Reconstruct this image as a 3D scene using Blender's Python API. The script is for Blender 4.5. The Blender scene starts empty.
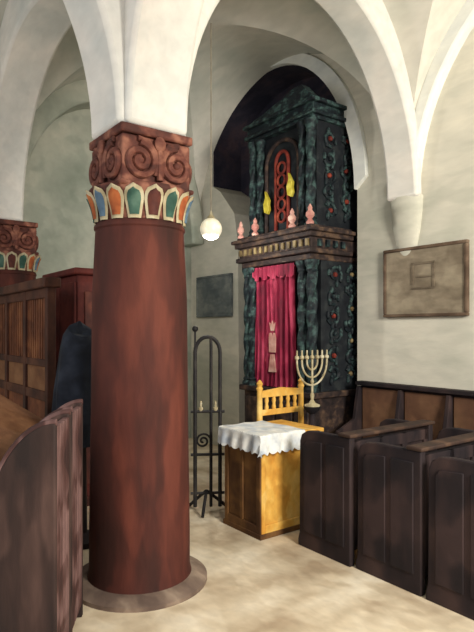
import bpy, math, random
from mathutils import Vector, Matrix
random.seed(4)
ROT = math.atan2(0.6, 0.8)
def W(u, v, z=0.0):
    return Vector((0.8*u-0.6*v, 0.6*u+0.8*v, z))
sc = bpy.context.scene
sc.view_settings.view_transform = 'Standard'
COL = sc.collection

# ------------------------------------------------------------ materials
def lin(c):
    o = []
    for x in c:
        x /= 255.0
        o.append(x/12.92 if x <= 0.04045 else ((x+0.055)/1.055)**2.4)
    return (o[0], o[1], o[2], 1.0)
def mat(name, cols, scale=3.0, stretch=(1, 1, 1), rough=0.75, bump=0.25, metallic=0.0, emis=0.0, fine=22.0, dist=0.25, lo=0.88, hi=1.1, dab=0.2):
    """paint-like surface: broad tone patches plus finer brush dabs and canvas-like relief"""
    m = bpy.data.materials.new(name); m.use_nodes = True
    nt = m.node_tree; N = nt.nodes; L = nt.links
    b = N['Principled BSDF']
    tc = N.new('ShaderNodeTexCoord'); mp = N.new('ShaderNodeMapping')
    mp.inputs['Scale'].default_value = stretch
    L.new(tc.outputs['Object'], mp.inputs['Vector'])
    n1 = N.new('ShaderNodeTexNoise'); n1.inputs['Scale'].default_value = scale
    n1.inputs['Detail'].default_value = 3; n1.inputs['Distortion'].default_value = dist
    L.new(mp.outputs[0], n1.inputs['Vector'])
    mp2 = N.new('ShaderNodeMapping'); mp2.inputs['Rotation'].default_value = (0.5, 0.4, 0.6); mp2.inputs['Scale'].default_value = (1, 0.4, 1)
    L.new(mp.outputs[0], mp2.inputs['Vector'])
    vo = N.new('ShaderNodeTexVoronoi'); vo.inputs['Scale'].default_value = fine*0.6
    vo.feature = 'SMOOTH_F1'; vo.inputs['Smoothness'].default_value = 0.5
    nd = N.new('ShaderNodeTexNoise'); nd.inputs['Scale'].default_value = fine*0.5
    va = N.new('ShaderNodeVectorMath'); va.operation = 'MULTIPLY_ADD'; va.inputs[1].default_value = (0.10, 0.10, 0.10)
    L.new(mp2.outputs[0], nd.inputs['Vector']); L.new(nd.outputs['Color'], va.inputs[0]); L.new(mp2.outputs[0], va.inputs[2])
    L.new(va.outputs[0], vo.inputs['Vector'])
    sx = N.new('ShaderNodeSeparateColor'); L.new(vo.outputs['Color'], sx.inputs[0])
    ma = N.new('ShaderNodeMath'); ma.operation = 'MULTIPLY_ADD'; ma.inputs[1].default_value = dab
    sb = N.new('ShaderNodeMath'); sb.operation = 'SUBTRACT'; sb.inputs[1].default_value = dab/2
    L.new(sx.outputs[0], ma.inputs[0]); L.new(n1.outputs[0], ma.inputs[2]); L.new(ma.outputs[0], sb.inputs[0])
    cr = N.new('ShaderNodeValToRGB'); e = cr.color_ramp.elements
    e[0].position = 0.30; e[0].color = lin(cols[0])
    e[1].position = 0.70; e[1].color = lin(cols[2])
    x = e.new(0.5); x.color = lin(cols[1])
    L.new(sb.outputs[0], cr.inputs[0])
    n2 = N.new('ShaderNodeTexNoise'); n2.inputs['Scale'].default_value = fine
    n2.inputs['Detail'].default_value = 3; n2.inputs['Distortion'].default_value = 0.3
    L.new(mp2.outputs[0], n2.inputs['Vector'])
    mr = N.new('ShaderNodeMapRange'); mr.inputs[1].default_value = 0.3; mr.inputs[2].default_value = 0.7
    mr.inputs[3].default_value = lo; mr.inputs[4].default_value = hi
    L.new(n2.outputs[0], mr.inputs[0])
    mx = N.new('ShaderNodeMix'); mx.data_type = 'RGBA'; mx.blend_type = 'MULTIPLY'
    mx.inputs[0].default_value = 1.0
    L.new(cr.outputs[0], mx.inputs[6]); L.new(mr.outputs[0], mx.inputs[7])
    L.new(mx.outputs[2], b.inputs['Base Color'])
    b.inputs['Roughness'].default_value = rough
    b.inputs['Metallic'].default_value = metallic
    b.inputs['Specular IOR Level'].default_value = 0.3
    if bump > 0:
        bp = N.new('ShaderNodeBump'); bp.inputs['Strength'].default_value = bump
        bp.inputs['Distance'].default_value = 0.012
        L.new(n2.outputs[0], bp.inputs['Height']); L.new(bp.outputs[0], b.inputs['Normal'])
    if emis > 0:
        L.new(mx.outputs[2], b.inputs['Emission Color']); b.inputs['Emission Strength'].default_value = emis
    return m
PL = dict(rough=0.95, bump=0.2, lo=0.94, hi=1.05, dab=0.12)
M = {}
M['plaster_right'] = mat('plaster_right', [(182, 182, 168), (206, 202, 188), (220, 214, 198)], 1.0, (1, 1, 1.3), fine=14, **PL)
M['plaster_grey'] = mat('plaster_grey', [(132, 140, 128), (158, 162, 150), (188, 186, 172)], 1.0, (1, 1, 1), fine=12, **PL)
M['vault'] = mat('vault', [(170, 176, 168), (194, 194, 184), (212, 208, 198)], 0.8, (1, 1, 1), fine=12, **PL)
M['rib'] = mat('rib', [(198, 200, 196), (214, 212, 206), (228, 222, 214)], 1.5, (1, 1, 1), fine=14, **PL)
M['edge'] = mat('edge', [(208, 212, 212), (222, 224, 220), (230, 230, 222)], 2.2, (1, 1, 1), fine=14, **PL)
M['floor'] = mat('floor', [(172, 152, 126), (206, 190, 164), (228, 216, 194)], 1.6, (1, 1.5, 1), 0.9, 0.25, fine=16, lo=0.9, hi=1.08, dab=0.14)
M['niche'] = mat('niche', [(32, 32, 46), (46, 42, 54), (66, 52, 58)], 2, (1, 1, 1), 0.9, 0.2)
M['maroon'] = mat('maroon', [(50, 24, 19), (70, 32, 25), (92, 45, 34)], 2.6, (1.6, 1.6, 0.4), 0.8, 0.3, fine=14, dab=0.22)
M['maroon_dark'] = mat('maroon_dark', [(56, 26, 22), (76, 36, 30), (98, 52, 40)], 6, (1, 1, 1), 0.7, 0.3)
M['capital'] = mat('capital', [(70, 38, 32), (98, 54, 44), (142, 94, 76)], 10, (1, 1, 1), 0.75, 0.4, dab=0.4)
M['stone_base'] = mat('stone_base', [(92, 76, 68), (118, 100, 88), (146, 128, 112)], 5, (1, 1, 1), 0.9, 0.3)
M['ark_stone'] = mat('ark_stone', [(50, 42, 40), (70, 58, 54), (94, 80, 70)], 5, (1, 1, 1), 0.9, 0.3)
M['cream'] = mat('cream', [(144, 132, 104), (170, 158, 128), (192, 182, 154)], 8, (1, 1, 1), 0.8, 0.2)
M['teal'] = mat('teal', [(38, 64, 56), (52, 84, 72), (80, 108, 94)], 8, (1, 1, 1), 0.8, 0.2)
M['blue'] = mat('blue', [(60, 80, 100), (84, 106, 124), (124, 142, 150)], 8, (1, 1, 1), 0.8, 0.2)
M['orange'] = mat('orange', [(130, 64, 34), (158, 86, 46), (178, 110, 64)], 8, (1, 1, 1), 0.8, 0.2)
M['green'] = mat('green', [(12, 18, 26), (21, 34, 38), (56, 78, 76)], 15, (1, 1, 1), 0.65, 0.4, fine=40, lo=0.7, hi=1.3, dab=0.3)
M['green_dark'] = mat('green_dark', [(13, 16, 23), (20, 25, 31), (40, 44, 46)], 9, (1, 1, 1), 0.7, 0.4)
M['navy'] = mat('navy', [(20, 24, 34), (30, 36, 48), (44, 50, 62)], 6, (1, 1, 1), 0.8, 0.3)
M['ark_wood'] = mat('ark_wood', [(30, 23, 24), (50, 38, 36), (88, 68, 54)], 12, (1, 1, 1), 0.7, 0.4, lo=0.75, hi=1.25)
M['ark_red'] = mat('ark_red', [(88, 30, 24), (118, 42, 32), (144, 66, 46)], 9, (1, 1, 1), 0.7, 0.3)
M['curtain'] = mat('curtain', [(92, 12, 38), (134, 22, 56), (180, 66, 94)], 6, (1, 1, 0.4), 0.7, 0.3)
M['pink'] = mat('pink', [(176, 118, 110), (196, 150, 138), (214, 190, 174)], 8, (1, 1, 1), 0.7, 0.2)
M['gold'] = mat('gold', [(150, 134, 38), (184, 170, 56), (212, 200, 96)], 8, (1, 1, 1), 0.5, 0.2)
M['brass'] = mat('brass', [(140, 128, 98), (168, 156, 124), (196, 188, 164)], 12, (1, 1, 1), 0.45, 0.1)
M['dull_brass'] = mat('dull_brass', [(80, 66, 44), (108, 92, 62), (140, 124, 88)], 12, (1, 1, 1), 0.6, 0.1)
M['yellow'] = mat('yellow', [(188, 130, 48), (212, 164, 76), (228, 194, 118)], 3, (1, 1, 0.7), 0.75, 0.3)
M['table_shade'] = mat('table_shade', [(72, 46, 26), (100, 68, 36), (130, 94, 52)], 4, (1, 1, 0.6), 0.75, 0.3)  # shade on the table's sides, put into the colour as darker brown
M['cloth'] = mat('cloth', [(180, 188, 198), (210, 212, 212), (226, 224, 218)], 9, (1, 1, 1), 0.9, 0.3)
M['pew'] = mat('pew', [(22, 18, 23), (34, 26, 29), (56, 42, 42)], 3, (1.4, 1.4, 0.5), 0.8, 0.3, fine=14, dab=0.3)
M['pew_panel'] = mat('pew_panel', [(26, 20, 25), (40, 30, 32), (64, 48, 46)], 3, (1.4, 1.4, 0.5), 0.8, 0.3, fine=14, dab=0.3)
M['pew_top'] = mat('pew_top', [(44, 32, 28), (60, 43, 35), (84, 62, 48)], 5, (1, 1, 1), 0.75, 0.3)
M['bench'] = mat('bench', [(78, 52, 40), (98, 68, 50), (120, 88, 64)], 3, (1, 1, 0.6), 0.75, 0.3)
M['iron'] = mat('iron', [(22, 20, 22), (32, 30, 32), (50, 46, 44)], 8, (1, 1, 1), 0.6, 0.2)
M['screen'] = mat('screen', [(80, 44, 28), (104, 60, 38), (130, 82, 52)], 5, (1, 1, 0.6), 0.75, 0.3)
M['screen_dark'] = mat('screen_dark', [(50, 29, 22), (70, 40, 29), (88, 54, 38)], 5, (1, 1, 0.6), 0.75, 0.3)
M['desk_top'] = mat('desk_top', [(92, 58, 38), (114, 76, 50), (134, 96, 66)], 3, (1, 1, 1), 0.8, 0.3, dab=0.1)
M['red_cab'] = mat('red_cab', [(70, 27, 24), (90, 35, 30), (110, 50, 40)], 4, (1, 1, 0.6), 0.75, 0.3)
M['stall'] = mat('stall', [(32, 22, 21), (48, 33, 30), (74, 54, 49)], 4, (1.5, 1.5, 0.35), 0.8, 0.3, fine=16, dab=0.3)
M['stall_seat'] = mat('stall_seat', [(48, 28, 27), (70, 44, 41), (108, 82, 80)], 5, (1, 1, 0.5), 0.8, 0.3, dab=0.4)
M['plaque'] = mat('plaque', [(116, 104, 88), (136, 124, 106), (154, 142, 122)], 5, (1, 1, 1), 0.9, 0.3)
M['plaque_frame'] = mat('plaque_frame', [(78, 62, 50), (96, 78, 64), (116, 98, 82)], 6, (1, 1, 1), 0.9, 0.3)
M['plaque_mark'] = mat('plaque_mark', [(98, 86, 72), (116, 104, 88), (134, 122, 104)], 6, (1, 1, 1), 0.9, 0.3)
M['plaque_grey'] = mat('plaque_grey', [(82, 90, 92), (102, 108, 108), (124, 128, 124)], 4, (1, 1, 1), 0.9, 0.3)
M['globe'] = mat('globe', [(226, 214, 180), (240, 232, 206), (246, 240, 222)], 6, (1, 1, 1), 0.3, 0, emis=0.3)
M['cord'] = mat('cord', [(120, 110, 96), (140, 130, 112), (160, 150, 130)], 6, (1, 1, 1), 0.7, 0)

# ------------------------------------------------------------ mesh builder
class MB:
    def __init__(s): s.v = []; s.f = []; s.m = []
    def add(s, vs, fs, mi=0):
        o = len(s.v); s.v += [tuple(v) for v in vs]
        for f in fs: s.f.append([i+o for i in f]); s.m.append(mi)
        return s
    def box(s, x0, x1, y0, y1, z0, z1, mi=0):
        vs = [(x, y, z) for z in (z0, z1) for y in (y0, y1) for x in (x0, x1)]
        return s.add(vs, [(0, 2, 3, 1), (4, 5, 7, 6), (0, 1, 5, 4), (2, 6, 7, 3), (0, 4, 6, 2), (1, 3, 7, 5)], mi)
    def lathe(s, prof, cx=0, cy=0, seg=24, mi=0, fn=None):
        vs = []; fs = []
        for r, z in prof:
            for k in range(seg):
                a = 2*math.pi*k/seg
                rr = r*(fn(a, z) if fn else 1)
                vs.append((cx+rr*math.cos(a), cy+rr*math.sin(a), z))
        n = len(prof)
        for i in range(n-1):
            for k in range(seg):
                k2 = (k+1) % seg
                fs.append((i*seg+k, i*seg+k2, (i+1)*seg+k2, (i+1)*seg+k))
        fs.append(tuple(reversed(range(seg)))); fs.append(tuple(range((n-1)*seg, n*seg)))
        return s.add(vs, fs, mi)
    def tube(s, pts, r, seg=8, mi=0):
        pts = [Vector(p) for p in pts]; n = len(pts); vs = []; fs = []
        rs = r if isinstance(r, (list, tuple)) else [r]*n
        up = None
        for i, p in enumerate(pts):
            t = (pts[min(i+1, n-1)]-pts[max(i-1, 0)]).normalized()
            if up is None:
                up = Vector((0, 0, 1)) if abs(t.z) < 0.9 else Vector((1, 0, 0))
            a = t.cross(up)
            if a.length < 1e-4: a = t.cross(Vector((0, 1, 0)))
            a.normalize(); b = a.cross(t).normalized(); up = b
            for k in range(seg):
                q = 2*math.pi*k/seg
                vs.append(p+(a*math.cos(q)+b*math.sin(q))*rs[i])
        for i in range(n-1):
            for k in range(seg):
                k2 = (k+1) % seg
                fs.append((i*seg+k, i*seg+k2, (i+1)*seg+k2, (i+1)*seg+k))
        fs.append(tuple(reversed(range(seg)))); fs.append(tuple(range((n-1)*seg, n*seg)))
        return s.add(vs, fs, mi)
    def prism(s, outl, axis, d0, d1, mi=0):
        """outline of 2D points extruded along axis ('x': pts are (y,z); 'y': pts are (x,z); 'z': pts are (x,y))"""
        n = len(outl)
        def P(p, d):
            return {'x': (d, p[0], p[1]), 'y': (p[0], d, p[1]), 'z': (p[0], p[1], d)}[axis]
        vs = [P(p, d0) for p in outl]+[P(p, d1) for p in outl]
        fs = [tuple(range(n)), tuple(reversed(range(n, 2*n)))]
        for i in range(n):
            j = (i+1) % n; fs.append((i, i+n, j+n, j))
        return s.add(vs, fs, mi)
    def sphere(s, c, r, sx=1, sy=1, sz=1, seg=16, mi=0):
        vs = []; fs = []; R = seg//2
        for i in range(1, R):
            a = math.pi*i/R
            for k in range(seg):
                q = 2*math.pi*k/seg
                vs.append((c[0]+r*sx*math.sin(a)*math.cos(q), c[1]+r*sy*math.sin(a)*math.sin(q), c[2]-r*sz*math.cos(a)))
        for i in range(R-2):
            for k in range(seg):
                k2 = (k+1) % seg
                fs.append((i*seg+k, i*seg+k2, (i+1)*seg+k2, (i+1)*seg+k))
        b = len(vs); vs.append((c[0], c[1], c[2]-r*sz)); vs.append((c[0], c[1], c[2]+r*sz))
        for k in range(seg):
            k2 = (k+1) % seg
            fs.append((b, k2, k)); fs.append((b+1, (R-2)*seg+k, (R-2)*seg+k2))
        return s.add(vs, fs, mi)
def spiral(c, r0, r1, turns, plane='x', flip=1, start=0.0, n=40):
    pts = []
    for i in range(n+1):
        t = i/n; r = r0+(r1-r0)*t; a = start+turns*2*math.pi*t
        p = r*math.cos(a)*flip; q = r*math.sin(a)
        if plane == 'x': pts.append((c[0], c[1]+p, c[2]+q))
        else: pts.append((c[0]+p, c[1], c[2]+q))
    return pts

def put(name, mb, mats, parent=None, loc=(0, 0, 0), rz=0.0, label=None, cat=None, bevel=0.0, smooth=True, kind=None, group=None, recalc=True):
    if not isinstance(mats, (list, tuple)): mats = [mats]
    me = bpy.data.meshes.new(name)
    me.from_pydata(mb.v, [], mb.f)
    for m in mats: me.materials.append(M[m])
    for p, mi in zip(me.polygons, mb.m): p.material_index = mi
    import bmesh
    if recalc:
        bm = bmesh.new(); bm.from_mesh(me); bmesh.ops.recalc_face_normals(bm, faces=bm.faces[:]); bm.to_mesh(me); bm.free()
    if smooth:
        for p in me.polygons: p.use_smooth = True
        me.set_sharp_from_angle(angle=math.radians(38))
    o = bpy.data.objects.new(name, me); COL.objects.link(o)
    o.location = loc; o.rotation_euler = (0, 0, rz)
    if parent: o.parent = parent
    if label: o['label'] = label
    if cat: o['category'] = cat
    if kind: o['kind'] = kind
    if group: o['group'] = group
    if bevel > 0:
        b = o.modifiers.new('bevel', 'BEVEL'); b.width = bevel; b.segments = 2; b.limit_method = 'ANGLE'; b.angle_limit = math.radians(50)
    return o
def thing(name, loc, rz, label, cat, group=None):
    o = bpy.data.objects.new(name, None); COL.objects.link(o)
    o.empty_display_size = 0.2
    o.location = loc; o.rotation_euler = (0, 0, rz); o['label'] = label; o['category'] = cat
    if group: o['group'] = group
    return o
def copy_thing(root, loc, rz, label=None):
    def rec(o, par):
        c = o.copy(); COL.objects.link(c)
        if par: c.parent = par
        for k in o.children: rec(k, c)
        return c
    c = rec(root, None); c.location = loc; c.rotation_euler = (0, 0, rz)
    if label: c['label'] = label
    return c

# ------------------------------------------------------------ structure
ZS = 2.82; HV = 1.97
UA, UB = 1.66, 4.44
VA, VD, V0 = 3.25, 6.75, -0.3
UL = -1.2
st = dict(kind='structure')
fl = MB().box(-2.6, UB+0.6, -2.2, 7.25, -0.1, 0.0)
put('floor', fl, 'floor', rz=ROT, smooth=False, **st)

# right wall with arched niche
N0, N1, N1B, NSH = 3.86, 6.50, 5.90, 3.50     # niche limits, lower shoulder
NC = 5.30; NTOP = 4.80
def niche_z(y):
    if y < NC:
        t = (NC-y)/(NC-N0); return NTOP-1.75*(1-math.sqrt(max(0, 1-t*t)))
    t = (y-NC)/(N1-NC); return NTOP-0.72*(1-math.sqrt(max(0, 1-t*t)))
def wall_right():
    mb = MB(); x0, x1 = UB, UB+0.5; zt = 5.1
    mb.box(x0, x1, -0.6, N0, 0, zt)
    mb.box(x0, x1, N1, 7.25, 0, zt)
    mb.prism([(N1B-0.03, 0), (N1, 0), (N1, NSH+0.12), (N1-0.2, NSH), (N1B+0.08, NSH-0.35), (N1B, NSH-0.75)], 'x', x0, x1)
    ys = [NC-(NC-N0)*math.cos(math.pi/2*i/20) for i in range(20)]+[NC+(N1-NC)*math.sin(math.pi/2*i/20) for i in range(21)]
    for y0, y1 in zip(ys[:-1], ys[1:]):
        za, zb = niche_z(y0), niche_z(y1)
        vs = [(x0, y0, za), (x0, y1, zb), (x0, y1, zt), (x0, y0, zt), (x1, y0, za), (x1, y1, zb), (x1, y1, zt), (x1, y0, zt)]
        mb.add(vs, [(0, 3, 2, 1), (0, 1, 5, 4), (3, 7, 6, 2), (4, 5, 6, 7)])
    put('wall_right', mb, 'plaster_right', rz=ROT, recalc=False, smooth=False, **st)
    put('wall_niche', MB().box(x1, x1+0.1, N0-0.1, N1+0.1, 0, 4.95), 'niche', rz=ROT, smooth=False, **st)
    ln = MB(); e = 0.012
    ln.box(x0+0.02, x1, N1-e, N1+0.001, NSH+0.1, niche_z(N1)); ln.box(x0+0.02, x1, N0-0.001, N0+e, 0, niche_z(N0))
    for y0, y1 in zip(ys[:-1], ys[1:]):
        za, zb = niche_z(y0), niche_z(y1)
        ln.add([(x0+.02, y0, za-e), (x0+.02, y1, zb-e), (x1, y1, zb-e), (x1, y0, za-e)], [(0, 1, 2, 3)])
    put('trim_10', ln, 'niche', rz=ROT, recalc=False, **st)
    bd = MB(); vs = []; fs = []
    for i, y in enumerate(ys):
        z = niche_z(y); y2 = NC+(y-NC)*1.10; z2 = NTOP+0.10-(NTOP-z)*1.0
        for x in (x0-0.05, x0+0.02):
            vs += [(x, y, z-0.01), (x, y2, z2)]
    for i in range(len(ys)-1):
        a = 4*i; b = a+4
        fs += [(a, a+1, b+1, b), (a+2, b+2, b+3, a+3), (a, b, b+2, a+2), (a+1, a+3, b+3, b+1)]
    fs += [(0, 2, 3, 1), (len(vs)-4, len(vs)-3, len(vs)-1, len(vs)-2)]
    bd.add(vs, fs); put('trim_11', bd, 'edge', rz=ROT, **st)
wall_right()
VB = 7.05
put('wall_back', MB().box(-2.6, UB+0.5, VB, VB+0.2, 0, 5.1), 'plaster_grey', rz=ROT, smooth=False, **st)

def vault(name, u0, u1, v0, v1, m='vault', N=40):
    vs = []; fs = []
    for i in range(N+1):
        ti = -math.pi/2+math.pi*i/N
        for j in range(N+1):
            tj = -math.pi/2+math.pi*j/N
            u = (u0+u1)/2+(u1-u0)/2*math.sin(ti); v = (v0+v1)/2+(v1-v0)/2*math.sin(tj)
            vs.append((u, v, ZS+HV*max(math.cos(ti), math.cos(tj))))
    n = N+1
    for i in range(N):
        for j in range(N):
            a, b, c, d = i*n+j, (i+1)*n+j, (i+1)*n+j+1, i*n+j+1
            if (i < N/2) == (j < N/2): fs += [(a, c, b), (a, d, c)]
            else: fs += [(a, d, b), (b, d, c)]
    mb = MB(); mb.add(vs, fs)
    o = put(name, mb, m, rz=ROT, recalc=False, **st)
    o.data.set_sharp_from_angle(angle=math.radians(20))
    return o
vault('ceiling', UA, UB, VA, VD+0.15)
vault('ceiling', UA, UB, V0, VA)
vault('ceiling', UL, UA, VA, VD+0.15)

def rib(name, axis, fixed, s0, s1, f0, f1, Hin=1.55, Hout=2.05, w=0.42, m='rib', K=40, zs=ZS):
    vs = []; fs = []
    ci = (s0+f0+s1-f1)/2; ai = (s1-f1-s0-f0)/2; co = (s0+s1)/2; ao = (s1-s0)/2
    for i in range(K+1):
        th = math.pi*i/K; c = -math.cos(th); sn = math.sin(th)
        for (cc, aa, H) in ((ci, ai, Hin), (co, ao, Hout)):
            for d in (-w/2, w/2):
                s = cc+aa*c; z = zs+H*sn
                vs.append((s, fixed+d, z) if axis == 'u' else (fixed+d, s, z))
    for i in range(K):
        a = i*4; b = a+4
        fs += [(a, a+1, b+1, b), (a+2, b+2, b+3, a+3), (a, b, b+2, a+2), (a+1, a+3, b+3, b+1)]
    fs += [(0, 2, 3, 1), (K*4, K*4+1, K*4+3, K*4+2)]
    mb = MB(); mb.add(vs, fs)
    put(name, mb, m, rz=ROT, bevel=0.03, **st)
rib('trim_1', 'u', VA, UA, UB, 0.25, 0.10, w=0.34, Hin=1.60)
rib('trim_2', 'v', UA, VA, VD, 0.25, 0.25)
rib('trim_3', 'v', UA, V0, VA, 0.2, 0.25)
rib('trim_4', 'u', VA, UL, UA, 0.2, 0.25)
rib('trim_6', 'v', UB-0.03, V0, VA, 0.1, 0.14, 1.84, 2.05, 0.14, 'edge')
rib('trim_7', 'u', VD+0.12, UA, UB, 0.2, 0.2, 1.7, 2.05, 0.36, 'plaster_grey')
def corbel():
    mb = MB(); vs = []; fs = []; S = 12
    lv = [(0.105, 0.172, ZS+0.02), (0.095, 0.165, ZS-0.12), (0.075, 0.145, ZS-0.28), (0.05, 0.11, ZS-0.44), (0.022, 0.06, ZS-0.6), (0.004, 0.02, ZS-0.74)]
    for d, w, z in lv:
        for k in range(S+1):
            a = math.pi*k/S; vs.append((UB+0.005-d*math.sin(a)**0.7, VA-w*math.cos(a), z))
    n = S+1
    for i in range(len(lv)-1):
        for k in range(S): fs.append((i*n+k, i*n+k+1, (i+1)*n+k+1, (i+1)*n+k))
    fs.append(tuple(range(n))); fs.append(tuple(reversed(range((len(lv)-1)*n, len(lv)*n))))
    mb.add(vs, fs); put('trim_8', mb, 'plaster_right', rz=ROT, **st)
corbel()

# ------------------------------------------------------------ columns
def make_column(loc, label, rb=0.318, rt=0.28):
    c = thing('column', loc, ROT, label, 'column')
    b = MB(); b.lathe([(0.43, 0.0), (0.43, 0.025), (0.40, 0.04), (0.37, 0.05), (0.34, 0.056)], seg=48)
    put('base', b, 'stone_base', c, label='worn low round grey-brown stone base')
    s = MB(); s.lathe([(rb+0.012, 0.05), (rb, 0.10), (rb, 0.3), (rb-0.01, 1.0), (rb-0.018, 1.8), (rt, 2.22), (rt+0.008, 2.23), (rt+0.008, 2.245), (rt-0.01, 2.27)], seg=48)
    put('shaft', s, 'maroon', c, label='dark red-brown painted shaft')
    k = MB()
    k.lathe([(0.265, 2.25), (0.27, 2.31), (0.285, 2.37), (0.315, 2.43), (0.325, 2.46), (0.31, 2.48)], seg=48)
    h = 0.232
    k.box(-h, h, -h, h, 2.46, 2.76)
    k.box(-h-.014, h+.014, -h-.014, h+.014, 2.765, 2.82)
    k.box(-h-.02, h+.02, -h-.02, h+.02, 2.455, 2.485)
    cap = put('capital', k, 'capital', c, bevel=0.012, label='carved red-brown capital with scrolls')
    for q in range(4):
        rot = q*math.pi/2
        for sg in (-1, 1):
            v = MB()
            cc = (0.242, sg*0.125, 2.61)
            v.tube(spiral(cc, 0.11, 0.012, 2.0, 'x', sg, -math.pi/2*1.0+math.pi, 44), 0.022, 8)
            v.sphere(cc, 0.026, seg=10)
            v.tube([(0.242, sg*0.02, 2.53), (0.252, sg*0.012, 2.60), (0.248, sg*0.03, 2.67), (0.242, sg*0.07, 2.73), (0.242, sg*0.14, 2.74)], 0.018, 8)
            put('volute', v, 'capital', cap, rz=rot)
        p = MB(); p.sphere((0.262, 0, 2.72), 0.04, 0.6, 1, 1.2, 10)
        p.tube([(0.255, 0, 2.72), (0.258, 0, 2.50)], 0.02, 8)
        put('boss', p, 'capital', cap, rz=rot)
    n = 16
    cols = ['teal', 'orange', 'blue', 'orange', 'teal', 'maroon_dark']
    def rad(z):
        t = (z-2.27)/0.2; t = max(0, min(1.05, t))
        return 0.268+0.062*t**1.8
    for i in range(n):
        a0 = 2*math.pi*(i+0.5)/n
        pm = MB()
        for (ws, zb, zt, off, mi) in ((0.98, 2.265, 2.46, 0.010, 0), (0.68, 2.285, 2.436, 0.018, 1)):
            hw = math.pi/n*ws; vs = []; R = 9
            for j in range(R+1):
                t = j/R; z = zb+(zt-zb)*t
                wf = (0.72+0.28*min(1, t*1.8))*(math.sqrt(max(0, 1-((t-0.65)/0.35)**2)) if t > 0.65 else 1)
                for q in range(5):
                    aa = a0+hw*wf*(q-2)/2*1.0
                    bulge = 0.012*(1-((q-2)/2)**2)
                    rr = rad(z)+off+bulge
                    vs.append((rr*math.cos(aa), rr*math.sin(aa), z))
            fs = [(j*5+q, j*5+q+1, j*5+q+6, j*5+q+5) for j in range(R) for q in range(4)]
            pm.add(vs, fs, mi)
        put('leaf', pm, ['cream', cols[i % 6]], cap, recalc=False)
    return c
make_column(W(UA, VA), 'large round dark red column with carved scroll capital and coloured leaves')
make_column(W(UA+0.11, VD-0.05), 'farther dark red column rising behind the wooden screen')

# ------------------------------------------------------------ ark
ark = thing('torah_ark', W(UB, 4.525), ROT, 'tall two-tier carved dark green ark in an arched niche', 'torah ark')
F = -0.54
b = MB(); b.box(F-0.10, 0.3, -0.63, 0.70, 0, 0.16); b.box(F-0.05, 0.3, -0.61, 0.63, 0.16, 0.3)
put('step', b, 'ark_stone', ark, bevel=0.01)
b = MB(); b.box(F+0.02, 0.3, -0.56, 0.56, 0.3, 0.92); b.box(F-0.03, 0.3, -0.60, 0.60, 0.92, 0.98)
for y0, y1 in ((-0.5, -0.3), (-0.26, -0.02), (0.02, 0.26), (0.3, 0.5)): b.box(F-0.005, F+0.03, y0, y1, 0.38, 0.86)
put('base', b, 'ark_wood', ark, bevel=0.01)
b = MB(); b.box(F+0.13, 0.35, -0.55, 0.55, 0.98, 2.3)
put('body', b, 'green_dark', ark)
def twcol(name, x, y, z0, z1, r, m, par, k=3, tw=22):
    mb = MB(); n = max(30, int((z1-z0)*70)); prof = []
    mb.lathe([(r*1.5, z0), (r*1.5, z0+0.03), (r*1.15, z0+0.05), (r*1.3, z0+0.07), (r, z0+0.09)], x, y, 20)
    prof = [(r, z0+0.09+(z1-z0-0.2)*i/n) for i in range(n+1)]
    mb.lathe(prof, x, y, 24, fn=lambda a, z: 1+0.24*math.cos(k*a-tw*z))
    mb.lathe([(r, z1-0.12), (r*1.2, z1-0.10), (r*1.1, z1-0.08), (r*1.6, z1-0.03), (r*1.6, z1)], x, y, 20)
    return put(name, mb, m, par)
for y, m in ((-0.505, 'green'), (-0.375, 'green'), (0.43, 'green'), (0.52, 'green')):
    twcol('carved_column', F+0.05, y, 0.98, 2.3, 0.048, m, ark)
def relief(pos, face, a0, a1, z0, z1, n, par, mm=('green', 'green', 'ark_red')):
    c = (a0+a1)/2; h = (z1-z0)/n; mb = MB()
    for i in range(n):
        z = z0+h*(i+0.5)+random.uniform(-0.015, 0.015); sg = 1 if i % 2 else -1
        r = min(h*0.5, (a1-a0)*0.5)*random.uniform(0.8, 1.05); cc = c+random.uniform(-0.02, 0.02)
        P = (lambda a, zz, o=0.0: (pos-o, a, zz)) if face == 'x' else (lambda a, zz, o=0.0: (a, pos-o, zz))
        mb.tube(spiral(P(cc, z), r, r*0.35, 0.9, face, sg, 0.5+i, 20), 0.018, 6)
        mb.sphere(P(cc, z), 0.028, seg=8, mi=2 if i % 2 else 1)
        for q in range(3):
            a = 2*math.pi*q/3+i; mb.sphere(P(cc+r*0.9*math.cos(a), z+r*0.9*math.sin(a)), 0.028, 0.8, 0.8, 1.5, 8)
    return put('carved_relief', mb, list(mm), par)
relief(-0.56, 'y', F+0.20, F+0.42, 1.05, 2.25, 6, ark)
relief(-0.56, 'y', F+0.46, F+0.66, 1.05, 2.25, 7, ark, ('green', 'dull_brass', 'green'))
# curtain
CY = 0.05
mb = MB(); vs = []; fs = []; NX, NZ = 72, 24
for j in range(NZ+1):
    z = 0.99+1.28*j/NZ; t = j/NZ
    for i in range(NX+1):
        s = -1+2*i/NX
        y = CY+s*0.33*(1-0.04*math.sin(t*3.1))
        x = F+0.04+0.022*math.sin(i/NX*math.pi*17+0.6*math.sin(t*5))+0.008*math.sin(i*1.3)
        vs.append((x, y, z))
for j in range(NZ):
    for i in range(NX): a = j*(NX+1)+i; fs.append((a, a+1, a+NX+2, a+NX+1))
mb.add(vs, fs); cur = put('curtain', mb, 'curtain', ark, recalc=False, label='crimson pleated velvet curtain')
mb = MB(); X0 = F-0.0; X1 = F+0.012; Z = -0.10
mb.prism([(CY-0.05, 1.46+Z), (CY+0.05, 1.46+Z), (CY+0.055, 1.62+Z), (CY+0.04, 1.67+Z), (CY+0.02, 1.67+Z), (CY, 1.63+Z), (CY-0.02, 1.67+Z), (CY-0.04, 1.67+Z), (CY-0.055, 1.62+Z)], 'x', X0, X1)
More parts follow.
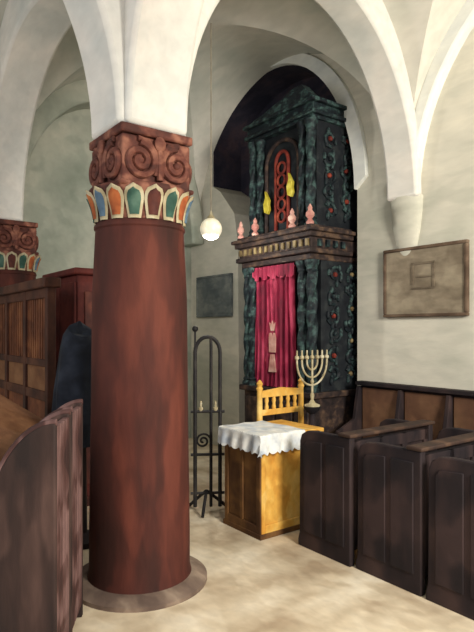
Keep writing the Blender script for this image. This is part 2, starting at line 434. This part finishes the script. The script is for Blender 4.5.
mb.prism([(CY-0.025, 1.69+Z), (CY+0.025, 1.69+Z), (CY+0.045, 1.78+Z), (CY+0.02, 1.74+Z), (CY, 1.80+Z), (CY-0.02, 1.74+Z), (CY-0.045, 1.78+Z)], 'x', X0, X1)
mb.prism([(CY-0.06, 1.25+Z), (CY+0.06, 1.25+Z), (CY+0.03, 1.44+Z), (CY-0.03, 1.44+Z)], 'x', X0, X1)
put('embroidery', mb, 'pink', cur, label='pale embroidered tablets and crown')
mb = MB(); vs = []; fs = []
for i in range(49):
    s = i/48; y = CY-0.34+0.68*s; drop = 0.10+0.05*abs(math.sin(s*math.pi*5))
    x = F+0.005+0.012*math.sin(s*60)
    vs += [(x, y, 2.29), (x, y, 2.29-drop)]
for i in range(48): fs.append((2*i, 2*i+1, 2*i+3, 2*i+2))
mb.add(vs, fs); put('valance', mb, 'curtain', ark, recalc=False, label='crimson scalloped valance')
# cornice
b = MB()
for i, (d, z0, z1) in enumerate(((0.0, 2.3, 2.36), (0.05, 2.36, 2.41), (0.02, 2.41, 2.52), (0.06, 2.52, 2.57), (0.09, 2.57, 2.61), (0.04, 2.61, 2.64))):
    b.box(F-0.02-d, 0.0 if d > 0.02 else 0.3, -0.56-d, 0.56+d, z0, z1)
put('cornice', b, 'ark_wood', ark, bevel=0.01, label='stepped dark wooden cornice')
b = MB()
for i in range(13): y = -0.54+1.08*i/12; b.box(F-0.062, F-0.03, y-0.018, y+0.018, 2.43, 2.50)
put('dentil_moulding', b, 'dull_brass', ark, label='tarnished brass-coloured dentils')
b = MB()
for i in range(4): x = F+0.07+0.11*i; b.box(x-0.022, x+0.022, -0.61, -0.575, 2.43, 2.50)
put('dentil_moulding', b, 'green', ark)
# upper tier
b = MB(); b.box(F+0.12, 0.3, -0.50, 0.50, 2.64, 3.72)
put('upper_body', b, 'green_dark', ark)
for y in (-0.46, 0.46): twcol('carved_column', F+0.08, y, 2.64, 3.72, 0.045, 'green', ark)
for y in (-0.34, 0.34): twcol('carved_column', F+0.08, y, 2.64, 3.72, 0.038, 'green', ark, 3, 24)
def archpts(hw, z0, zs_, H, x, n=16):
    p = [(x, -hw, z0), (x, -hw, zs_)]
    p += [(x, -hw*math.cos(math.pi*i/n), zs_+H*math.sin(math.pi*i/n)) for i in range(1, n)]
    return p+[(x, hw, zs_), (x, hw, z0)]
b = MB()
b.tube(archpts(0.26, 2.66, 3.4, 0.24, F+0.1), 0.022, 8)
put('arch_frame', b, 'ark_wood', ark)
b = MB()
b.tube(archpts(0.10, 2.66, 3.40, 0.12, F+0.1), 0.020, 8)
for i in range(5):
    b.tube(spiral((F+0.09, 0, 2.82+0.13*i), 0.06, 0.06, 1, 'x', 1, 0, 20), 0.014, 6)
put('tracery', b, 'ark_red', ark, label='red-brown arched tracery with rings')
for y, z in ((0.19, 3.0), (-0.19, 3.12)):
    b = MB()
    b.prism([(y+(p-y)*0.9, z+(q-z)*0.9) for p, q in ((y-0.05, z-0.1), (y-0.02, z-0.15), (y+0.04, z-0.12), (y+0.055, z-0.02), (y+0.02, z+0.06), (y+0.03, z+0.14), (y-0.02, z+0.06), (y-0.045, z+0.02), (y-0.035, z-0.03))], 'x', F+0.03, F+0.07)
    put('gilded_flame', b, 'gold', ark, label='yellow gilded flame ornament', bevel=0.006)
relief(-0.51, 'y', F+0.20, F+0.42, 2.72, 3.65, 5, ark, ('green', 'ark_red', 'green'))
relief(-0.51, 'y', F+0.46, F+0.66, 2.72, 3.65, 6, ark)
b = MB()
for d, z0, z1 in ((0.02, 3.72, 3.76), (0.05, 3.76, 3.80), (0.02, 3.80, 3.88), (0.06, 3.88, 3.92)):
    b.box(F+0.06-d, 0.3, -0.51-d, 0.51+d, z0, z1)
b.prism([(-0.54, 3.92), (-0.46, 3.99), (-0.36, 4.10), (-0.2, 4.10), (-0.06, 4.05), (0.1, 4.02), (0.26, 3.98), (0.42, 3.96), (0.54, 3.92)], 'x', F+0.04, F+0.16)
put('crest', b, 'green', ark, bevel=0.008, label='dark green carved crest')
for y in (-0.56, -0.30, 0.30, 0.56):
    mb = MB(); mb.lathe([(0.035, 2.64), (0.04, 2.66), (0.018, 2.69), (0.042, 2.72), (0.042, 2.75), (0.02, 2.78), (0.024, 2.80), (0.01, 2.83), (0.003, 2.84)], F-0.03, y, 16)
    put('urn_finial', mb, 'pink', ark, label='pale pink urn finial')

# ------------------------------------------------------------ wall plaques
def plaque(name, v0, v1, z0, z1, m, mf, label, glyph):
    o = thing(name, W(UB, (v0+v1)/2, z0), ROT, label, 'plaque')
    h = (v1-v0)/2; H = z1-z0; t = 0.03
    put('panel', MB().box(-0.03, -0.001, -h+t, h-t, t, H-t), m, o)
    f = MB(); f.box(-0.045, -0.001, -h, h, 0, t); f.box(-0.045, -0.001, -h, h, H-t, H); f.box(-0.045, -0.001, -h, -h+t, t, H-t); f.box(-0.045, -0.001, h-t, h, t, H-t)
    put('frame', f, mf, o, bevel=0.008)
    if glyph:
        g = MB()
        g.box(-0.038, -0.029, -0.12, -0.10, 0.26, 0.5); g.box(-0.038, -0.029, -0.12, 0.12, 0.48, 0.5); g.box(-0.038, -0.029, 0.10, 0.12, 0.3, 0.5)
        g.box(-0.038, -0.029, -0.12, 0.06, 0.36, 0.375); g.box(-0.038, -0.029, -0.12, 0.12, 0.255, 0.27)
        put('relief', g, 'plaque_mark', o)
plaque('wall_plaque', 2.62, 3.50, 1.72, 2.37, 'plaque', 'plaque_frame', 'warm grey-brown carved stone relief plaque on plaster wall', True)
plaque('wall_plaque', 6.00, 6.85, 1.78, 2.36, 'plaque_grey', 'plaque_grey', 'plain dark grey stone plaque on wall beside ark', False)

# ------------------------------------------------------------ hanging lamp
lamp = thing('pendant_lamp', Vector((-0.26, 5.6, 2.61)), 0, 'round milk-glass globe lamp hanging on thin cord', 'lamp')
put('globe', MB().sphere((0, 0, 0), 0.11, seg=28), 'globe', lamp)
put('cap', MB().lathe([(0.05, 0.095), (0.04, 0.115), (0.02, 0.14), (0.008, 0.18)], seg=20), 'brass', lamp)
put('cord', MB().tube([(0, 0, 0.17), (0, 0, 2.06)], 0.006, 6), 'cord', lamp)

# ------------------------------------------------------------ reading table
tb = thing('reading_table', W(3.02, 3.54), ROT, 'yellow wooden reading table with panelled sides, their shade painted in brown', 'table')
b = MB(); b.box(-0.31, 0.31, -0.225, -0.205, 0.03, 0.76)
b.box(-0.31, -0.27, -0.24, -0.225, 0.03, 0.76); b.box(0.27, 0.31, -0.24, -0.225, 0.03, 0.76); b.box(-0.27, 0.27, -0.24, -0.225, 0.03, 0.10); b.box(-0.27, 0.27, -0.24, -0.225, 0.69, 0.76)
put('front_panel', b, 'yellow', tb, bevel=0.005, label='bright ochre yellow panel')
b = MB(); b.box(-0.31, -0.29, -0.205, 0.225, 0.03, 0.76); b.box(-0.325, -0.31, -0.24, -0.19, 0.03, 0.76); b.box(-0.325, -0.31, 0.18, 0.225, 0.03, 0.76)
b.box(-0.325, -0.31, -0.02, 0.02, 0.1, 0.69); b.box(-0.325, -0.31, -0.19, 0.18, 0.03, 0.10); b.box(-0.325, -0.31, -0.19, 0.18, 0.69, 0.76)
put('side_panel', b, 'table_shade', tb, bevel=0.005, label='panelled side with shade painted in as darker brown')
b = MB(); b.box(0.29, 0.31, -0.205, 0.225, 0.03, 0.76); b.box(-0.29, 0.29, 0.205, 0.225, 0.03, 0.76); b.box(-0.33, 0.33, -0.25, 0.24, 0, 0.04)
put('body', b, 'table_shade', tb, bevel=0.004)
put('table_top', MB().box(-0.35, 0.33, -0.275, 0.26, 0.76, 0.795), 'yellow', tb, bevel=0.008)
mb = MB(); vs = []; fs = []; NA, NB = 56, 56
def fold(a, b):
    x, y = a, b; top = 0.803
    dx = max(0, -0.36-a); dy = max(0, -0.285-b)
    z = top-max(dx, dy)-0.15*min(dx, dy)
    if dx > 0: x = -0.365-0.012*math.sin(b*46)*min(1, dx*12)-0.02*min(1, dx*8)
    if dy > 0: y = -0.29-0.012*math.sin(a*52)*min(1, dy*12)-0.02*min(1, dy*8)
    if dx == 0 and dy == 0: z += 0.003*math.sin(a*30+b*17)+0.003
    return (x, y, z)
for i in range(NA+1):
    for j in range(NB+1):
        ext = 0.125+0.02*abs(math.sin(i*0.5)); ex2 = 0.12+0.02*abs(math.sin(j*0.5))
        a = -0.36-ex2+(0.10+0.36+ex2)*i/NA
        bb = -0.285-ext+(0.255+0.285+ext)*j/NB
        vs.append(fold(a, bb))
n = NB+1
for i in range(NA):
    for j in range(NB): fs.append((i*n+j, (i+1)*n+j, (i+1)*n+j+1, i*n+j+1))
mb.add(vs, fs)
put('tablecloth', mb, 'cloth', None, W(3.02, 3.54), ROT, 'white cloth with scalloped edge draped over reading table', 'tablecloth', recalc=False)

# ------------------------------------------------------------ chair
ch = thing('wooden_chair', W(3.38, 4.03), ROT, 'yellow wooden chair with spindle back behind reading table', 'chair')
w = 0.25
for x in (-w, w):
    mb = MB(); mb.lathe([(0.022, 0), (0.028, 0.2), (0.026, 0.44), (0.028, 0.7), (0.024, 1.06), (0.032, 1.08), (0.022, 1.10), (0.03, 1.125), (0.014, 1.15), (0.002, 1.16)], x, -0.19, 12)
    put('back_post', mb, 'yellow', ch)
    mb = MB(); mb.lathe([(0.016, 0), (0.024, 0.15), (0.02, 0.44)], x*0.9, 0.15, 12); put('leg', mb, 'yellow', ch)
put('seat', MB().box(-0.25, 0.25, -0.2, 0.18, 0.43, 0.47), 'yellow', ch, bevel=0.01)
mb = MB(); mb.prism([(-w, 1.00), (w, 1.00), (w, 1.055), (0.1, 1.07), (0, 1.08), (-0.1, 1.07), (-w, 1.055)], 'y', -0.205, -0.175); put('top_rail', mb, 'yellow', ch, bevel=0.004)
put('lower_rail', MB().box(-w, w, -0.205, -0.175, 0.84, 0.89), 'yellow', ch, bevel=0.004)
for i in range(5):
    x = -0.17+0.34*i/4
    mb = MB(); mb.lathe([(0.014, 0.87), (0.02, 0.91), (0.013, 0.94), (0.02, 0.97), (0.013, 1.01)], x, -0.19, 10); put('spindle', mb, 'yellow', ch)
for pts in ([(-w*.9, 0.15, 0.22), (-w, -0.19, 0.22)], [(w*.9, 0.15, 0.22), (w, -0.19, 0.22)], [(-w*.9, 0.15, 0.3), (w*.9, 0.15, 0.3)]):
    put('stretcher', MB().tube(pts, 0.01), 'yellow', ch)

# ------------------------------------------------------------ menorah and stand
sp = W(3.54, 3.60)
ms = MB(); ms.lathe([(0.11, 0), (0.11, 0.03), (0.05, 0.06), (0.025, 0.12), (0.04, 0.3), (0.025, 0.45), (0.035, 0.75), (0.025, 0.85), (0.07, 0.89), (0.08, 0.92)], seg=24)
put('pedestal_stand', ms, 'pew', None, sp, ROT, 'dark turned wooden pedestal carrying the menorah', 'stand')
mn = thing('menorah', sp+Vector((0, 0, 0.92)), ROT, 'small pale brass seven-branched menorah on pedestal', 'menorah')
put('base', MB().lathe([(0.07, 0), (0.07, 0.012), (0.03, 0.03), (0.012, 0.06)], seg=20), 'brass', mn)
put('stem', MB().lathe([(0.012, 0.05), (0.02, 0.1), (0.011, 0.12), (0.011, 0.2), (0.018, 0.22), (0.010, 0.24), (0.010, 0.44)], seg=12), 'brass', mn)
for r in (0.065, 0.125, 0.185):
    pts = [(-r, 0, 0.42)]+[(-r*math.cos(math.pi*i/20), 0, 0.40-r*1.15*math.sin(math.pi*i/20)) for i in range(21)]+[(r, 0, 0.42)]
    put('branch', MB().tube(pts, 0.0085, 8), 'brass', mn)
for x in (-0.185, -0.125, -0.065, 0, 0.065, 0.125, 0.185):
    put('candle_cup', MB().lathe([(0.008, 0.415), (0.02, 0.43), (0.018, 0.45), (0.008, 0.455), (0.008, 0.50)], x, 0, 12), 'brass', mn)

# ------------------------------------------------------------ iron candle stand
ic = thing('iron_candle_stand', Vector((-0.27, 4.95, 0)), 0.1, 'tall black wrought iron candle stand with arched top', 'candle stand')
mb = MB(); mb.tube([(-0.10, 0, 0.04)]+[(-0.10, 0, 0.04+1.36*i/6) for i in range(1, 7)]+[(-0.10+0.11*(1-math.cos(math.pi*i/12)), 0, 1.40+0.14*math.sin(math.pi*i/12)) for i in range(1, 12)]+[(0.12, 0, 1.40), (0.12, 0, 0.9), (0.12, 0, 0.04)], 0.017, 8)
put('arched_frame', mb, 'iron', ic)
mb = MB(); mb.sphere((-0.10, 0, 1.61), 0.028, seg=10); mb.tube([(-0.10, 0, 1.4), (-0.10, 0, 1.6)], 0.01, 6)
put('finial', mb, 'iron', ic)
put('centre_post', MB().tube([(0.04, 0, 0.04), (0.04, 0, 1.53)], 0.014, 8), 'iron', ic)
for a in (0.3, 2.4, 4.5):
    put('foot', MB().tube([(0.0, 0, 0.18), (0.1*math.cos(a), 0.1*math.sin(a), 0.10), (0.2*math.cos(a), 0.2*math.sin(a), 0.013)], 0.014, 8), 'iron', ic)
for z in (0.16, 0.5, 0.88):
    put('cross_bar', MB().tube([(-0.14, 0, z), (0.16, 0, z)], 0.013, 8), 'iron', ic)
put('scroll', MB().tube(spiral((-0.03, 0, 0.62), 0.07, 0.01, 1.8, 'y', 1, 0, 30), 0.010, 6), 'iron', ic)
for x, z, m in ((-0.05, 0.885, 'brass'), (0.08, 0.885, 'brass')):
    put('candle_cup', MB().lathe([(0.012, z), (0.022, z+0.015), (0.022, z+0.03), (0.010, z+0.035), (0.010, z+0.075), (0.003, z+0.09)], x, 0, 12), m, ic)

# ------------------------------------------------------------ right pews
def make_pew(loc):
    L = 0.95
    p = thing('pew', loc, ROT, 'dark stained wooden pew with panelled end and back', 'pew', 'dark pews beside the wall')
    o = [(0.0, 0), (0.51, 0), (0.51, 0.05), (0.495, 0.10), (0.49, 0.78), (0.47, 0.83), (0.42, 0.86), (0.34, 0.87), (0.0, 0.87)]
    q = [(0.05, 0.12), (0.22, 0.12), (0.22, 0.80), (0.05, 0.80)]
    q2 = [(0.26, 0.12), (0.44, 0.12), (0.44, 0.75), (0.41, 0.79), (0.26, 0.80)]
    for x0, x1, sx in ((0, 0.05, -0.008), (L-0.05, L, 0)):
        mb = MB(); mb.prism(o, 'x', x0, x1); e = put('end_panel', mb, 'pew_panel', p, bevel=0.008)
        if sx:
            for qq in (q, q2):
                mb = MB(); mb.prism(qq, 'x', x0-0.010, x0+0.002); put('raised_panel', mb, 'pew', e, bevel=0.006)
    put('back', MB().box(0.05, L-0.05, 0.03, 0.055, 0.1, 0.84), 'pew', p)
    b = MB()
    for i in range(4): x = 0.05+(L-0.15)*i/3; b.box(x, x+0.05, 0.008, 0.03, 0.1, 0.84)
    b.box(0.05, L-0.05, 0.008, 0.03, 0.1, 0.18); b.box(0.05, L-0.05, 0.008, 0.03, 0.76, 0.84)
    put('back_frame', b, 'pew_panel', p, bevel=0.004)
    put('top_rail', MB().box(-0.01, L+0.01, -0.015, 0.10, 0.87, 0.895), 'pew_top', p, bevel=0.008)
    put('seat', MB().box(0.05, L-0.05, 0.05, 0.43, 0.42, 0.455), 'pew', p, bevel=0.006)
    return p
p0 = make_pew(W(2.87, 2.56))
for v in (2.02, 1.48, 0.94): copy_thing(p0, W(2.89, v), ROT)

# ------------------------------------------------------------ wall bench
wb = thing('wall_bench', W(UB-0.02, 2.25), ROT, 'long brown panelled wooden bench standing against plaster wall', 'bench')
h = 1.5
put('back', MB().box(-0.05, -0.005, -h, h, 0.0, 1.05), 'pew', wb)
for i in range(6):
    y0 = -h+2*h*i/6+0.03; y1 = -h+2*h*(i+1)/6-0.03
    put('back_panel', MB().box(-0.072, -0.05, y0, y1, 0.5, 1.03), 'bench', wb, bevel=0.01, label='warm brown panel')
for i in range(7):
    y = -h+2*h*i/6; b = MB(); b.prism([(-0.40, 0), (-0.40, 0.62), (-0.30, 0.66), (-0.16, 0.72), (-0.10, 1.04), (-0.05, 1.04), (-0.05, 0)], 'y', y-0.02, y+0.02)
    put('divider', b, 'pew_panel', wb, bevel=0.004)
put('top_rail', MB().box(-0.11, 0.0, -h-0.03, h+0.03, 1.05, 1.09), 'pew', wb, bevel=0.008)
put('seat', MB().box(-0.40, -0.05, -h, h, 0.42, 0.46), 'pew', wb)

# ------------------------------------------------------------ left screen
s = thing('wooden_screen', W(1.50, 5.40), ROT, 'tall orange-brown wooden partition screen with slatted upper part', 'screen')
h = 0.90
b = MB()
for y in (-h, -h/3, h/3, h): b.box(-0.035, 0.035, y-0.035, y+0.035, 0, 1.98)
b.box(-0.03, 0.03, -h, h, 0.0, 0.12); b.box(-0.03, 0.03, -h, h, 1.02, 1.10); b.box(-0.03, 0.03, -h, h, 1.30, 1.36); b.box(-0.03, 0.03, -h, h, 1.86, 1.94)
put('frame', b, 'screen_dark', s, bevel=0.006)
put('panel', MB().box(-0.012, 0.012, -h, h, 0.1, 1.04), 'screen', s)
put('middle_panel', MB().box(-0.012, 0.012, -h, h, 1.08, 1.32), 'desk_top', s)
put('cornice', MB().box(-0.07, 0.07, -h-0.06, h+0.06, 1.94, 2.02), 'screen_dark', s, bevel=0.012)
b = MB()
for i in range(28):
    y = -h+0.06+(2*h-0.12)*i/27; b.box(-0.012, 0.012, y-0.017, y+0.017, 1.36, 1.86)
b.box(-0.006, 0.006, -h, h, 1.58, 1.62)
put('slats', b, 'screen', s)

# red cupboard
rc = thing('red_cupboard', W(2.10, 5.30), ROT, 'dark red painted wooden cupboard standing behind the screen', 'cupboard')
put('body', MB().box(-0.22, 0.22, -0.40, 0.40, 0.05, 2.10), 'red_cab', rc, bevel=0.01)
put('cornice', MB().box(-0.27, 0.27, -0.45, 0.45, 2.10, 2.16), 'red_cab', rc, bevel=0.015)
put('plinth', MB().box(-0.24, 0.24, -0.42, 0.42, 0, 0.08), 'maroon_dark', rc)
for y0, y1 in ((-0.38, -0.01), (0.01, 0.38)):
    d = put('door', MB().box(-0.245, -0.22, y0, y1, 0.12, 2.04), 'red_cab', rc, bevel=0.008)
    put('knob', MB().sphere((-0.26, (y1-0.05 if y0 < 0 else y0+0.05), 1.1), 0.018, seg=10), 'brass', d)
b = MB()
b.box(-0.16, 0.16, -0.42, -0.40, 0.2, 1.0); b.box(-0.16, 0.16, -0.42, -0.40, 1.15, 1.95)
put('side_panel', b, 'maroon_dark', rc, bevel=0.008)

# draped lectern
lc = thing('draped_lectern', Vector((-1.18, 4.22, 0)), ROT, 'tall lectern covered with dark navy cloth next to column', 'lectern')
put('post', MB().lathe([(0.16, 0), (0.16, 0.04), (0.05, 0.08), (0.04, 1.0)], seg=16), 'pew', lc)
mb = MB(); seg = 56
prof = [(0.215, 0.75), (0.20, 0.95), (0.19, 1.15), (0.165, 1.32), (0.15, 1.45), (0.13, 1.54), (0.09, 1.60), (0.02, 1.62)]
vs = []; fs = []
for r, z in prof:
    for k in range(seg):
        a = 2*math.pi*k/seg; f = 1+0.11*math.sin(7*a+z*2)*(1.65-z)/0.85
        vs.append((r*f*math.cos(a), 0.85*r*f*math.sin(a), z+(0.05*math.sin(a) if z > 1.3 else 0)))
for i in range(len(prof)-1):
    for k in range(seg): k2 = (k+1) % seg; fs.append((i*seg+k, i*seg+k2, (i+1)*seg+k2, (i+1)*seg+k))
fs.append(tuple(range((len(prof)-1)*seg, len(prof)*seg)))
mb.add(vs, fs); put('cloth_cover', mb, 'navy', lc)

# ------------------------------------------------------------ left desk with sloping top
RP = math.atan2(0.16, 0.98)
dk = thing('sloping_desk', Vector((-1.58, 3.56, 0)), RP, 'long brown wooden prayer desk with sloping top', 'desk')
hy = 0.62
b = MB(); b.prism([(-0.36, 0), (0.24, 0), (0.24, 0.88), (-0.36, 1.26)], 'y', -hy, hy)
put('body', b, 'screen_dark', dk, bevel=0.008)
b = MB(); b.prism([(-0.40, 1.285), (0.27, 0.86), (0.27, 0.895), (-0.40, 1.32)], 'y', -hy-0.03, hy+0.03)
put('sloping_top', b, 'desk_top', dk, bevel=0.008, label='lighter worn brown sloping top')
b = MB()
for i in range(5): y = -hy+0.03+(2*hy-0.1)*i/4; b.box(0.24, 0.258, y, y+0.05, 0.05, 0.84)
b.box(0.24, 0.258, -hy, hy, 0.05, 0.12); b.box(0.24, 0.258, -hy, hy, 0.76, 0.84)
put('side_frame', b, 'screen', dk, bevel=0.004)

# ------------------------------------------------------------ left stalls
def make_stall(loc, rz, H=1.20):
    p = thing('prayer_stall', loc, rz, 'dark reddish wooden stall with rounded arched end panel', 'stall', 'rounded prayer stalls')
    W0, W1 = -0.20, 0.12
    def endp(y0, y1):
        arc = [(W1-(W1-W0)*math.sin(math.pi/2*i/18), H-0.62+0.62*math.cos(math.pi/2*i/18)) for i in range(0, 19)]
        o = [(W0, 0), (W1, 0)]+arc
        mb = MB(); mb.prism(o, 'y', y0, y1); e = put('end_panel', mb, 'stall', p, bevel=0.01)
        mb = MB(); ym = (y0+y1)/2
        mb.tube([(a, ym, c) for a, c in arc]+[(W0, ym, 0.02)], 0.016, 8); put('end_moulding', mb, 'stall_seat', e)
    endp(0, 0.035); endp(0.30, 0.335)
    b = MB()
    for i in range(4): y = 0.035+0.068*i; b.box(W1-0.03, W1, y, y+0.055, 0.08, H-0.02)
    put('back_slats', b, 'stall_seat', p, bevel=0.004)
    put('seat', MB().box(W0+0.02, W1-0.03, 0.035, 0.30, 0.42, 0.46), 'stall_seat', p, bevel=0.006)
    return p
s0 = make_stall(Vector((-0.90, 2.40, 0)), 0.10)
copy_thing(s0, Vector((-0.95, 2.80, 0)), 0.10)

# ------------------------------------------------------------ lights
def area(name, loc, target, size, power, col):
    l = bpy.data.lights.new(name, 'AREA'); l.shape = 'RECTANGLE'; l.size = size[0]; l.size_y = size[1]; l.energy = power; l.color = col
    o = bpy.data.objects.new(name, l); COL.objects.link(o); o.location = loc
    o.rotation_euler = (Vector(target)-Vector(loc)).to_track_quat('-Z', 'Y').to_euler()
    return o
area('window_light', (3.1, -0.7, 3.0), (0.4, 4.6, 1.0), (1.2, 1.2), 430, (1, 0.94, 0.82))
area('side_light', (-3.6, 2.2, 2.4), (0.8, 6.2, 2.6), (1.5, 1.5), 22, (0.95, 0.96, 1.0))
pl = bpy.data.lights.new('lamp_light', 'POINT'); pl.energy = 34; pl.shadow_soft_size = 0.03; pl.color = (1, 0.95, 0.86)
po = bpy.data.objects.new('lamp_light', pl); COL.objects.link(po); po.location = (-0.26, 5.6, 2.44)
w = bpy.data.worlds.new('World'); sc.world = w; w.use_nodes = True
w.node_tree.nodes['Background'].inputs[0].default_value = (0.93, 0.94, 0.93, 1)
w.node_tree.nodes['Background'].inputs[1].default_value = 0.78

# ------------------------------------------------------------ camera
cd = bpy.data.cameras.new('camera'); cam = bpy.data.objects.new('camera', cd); COL.objects.link(cam)
cam.location = (0, 0, 1.6); cam.rotation_euler = (math.pi/2, 0, 0)
cd.sensor_fit = 'VERTICAL'; cd.sensor_height = 36; cd.lens = 560/632*36; cd.shift_y = 14/632
cd.clip_start = 0.05
sc.camera = cam
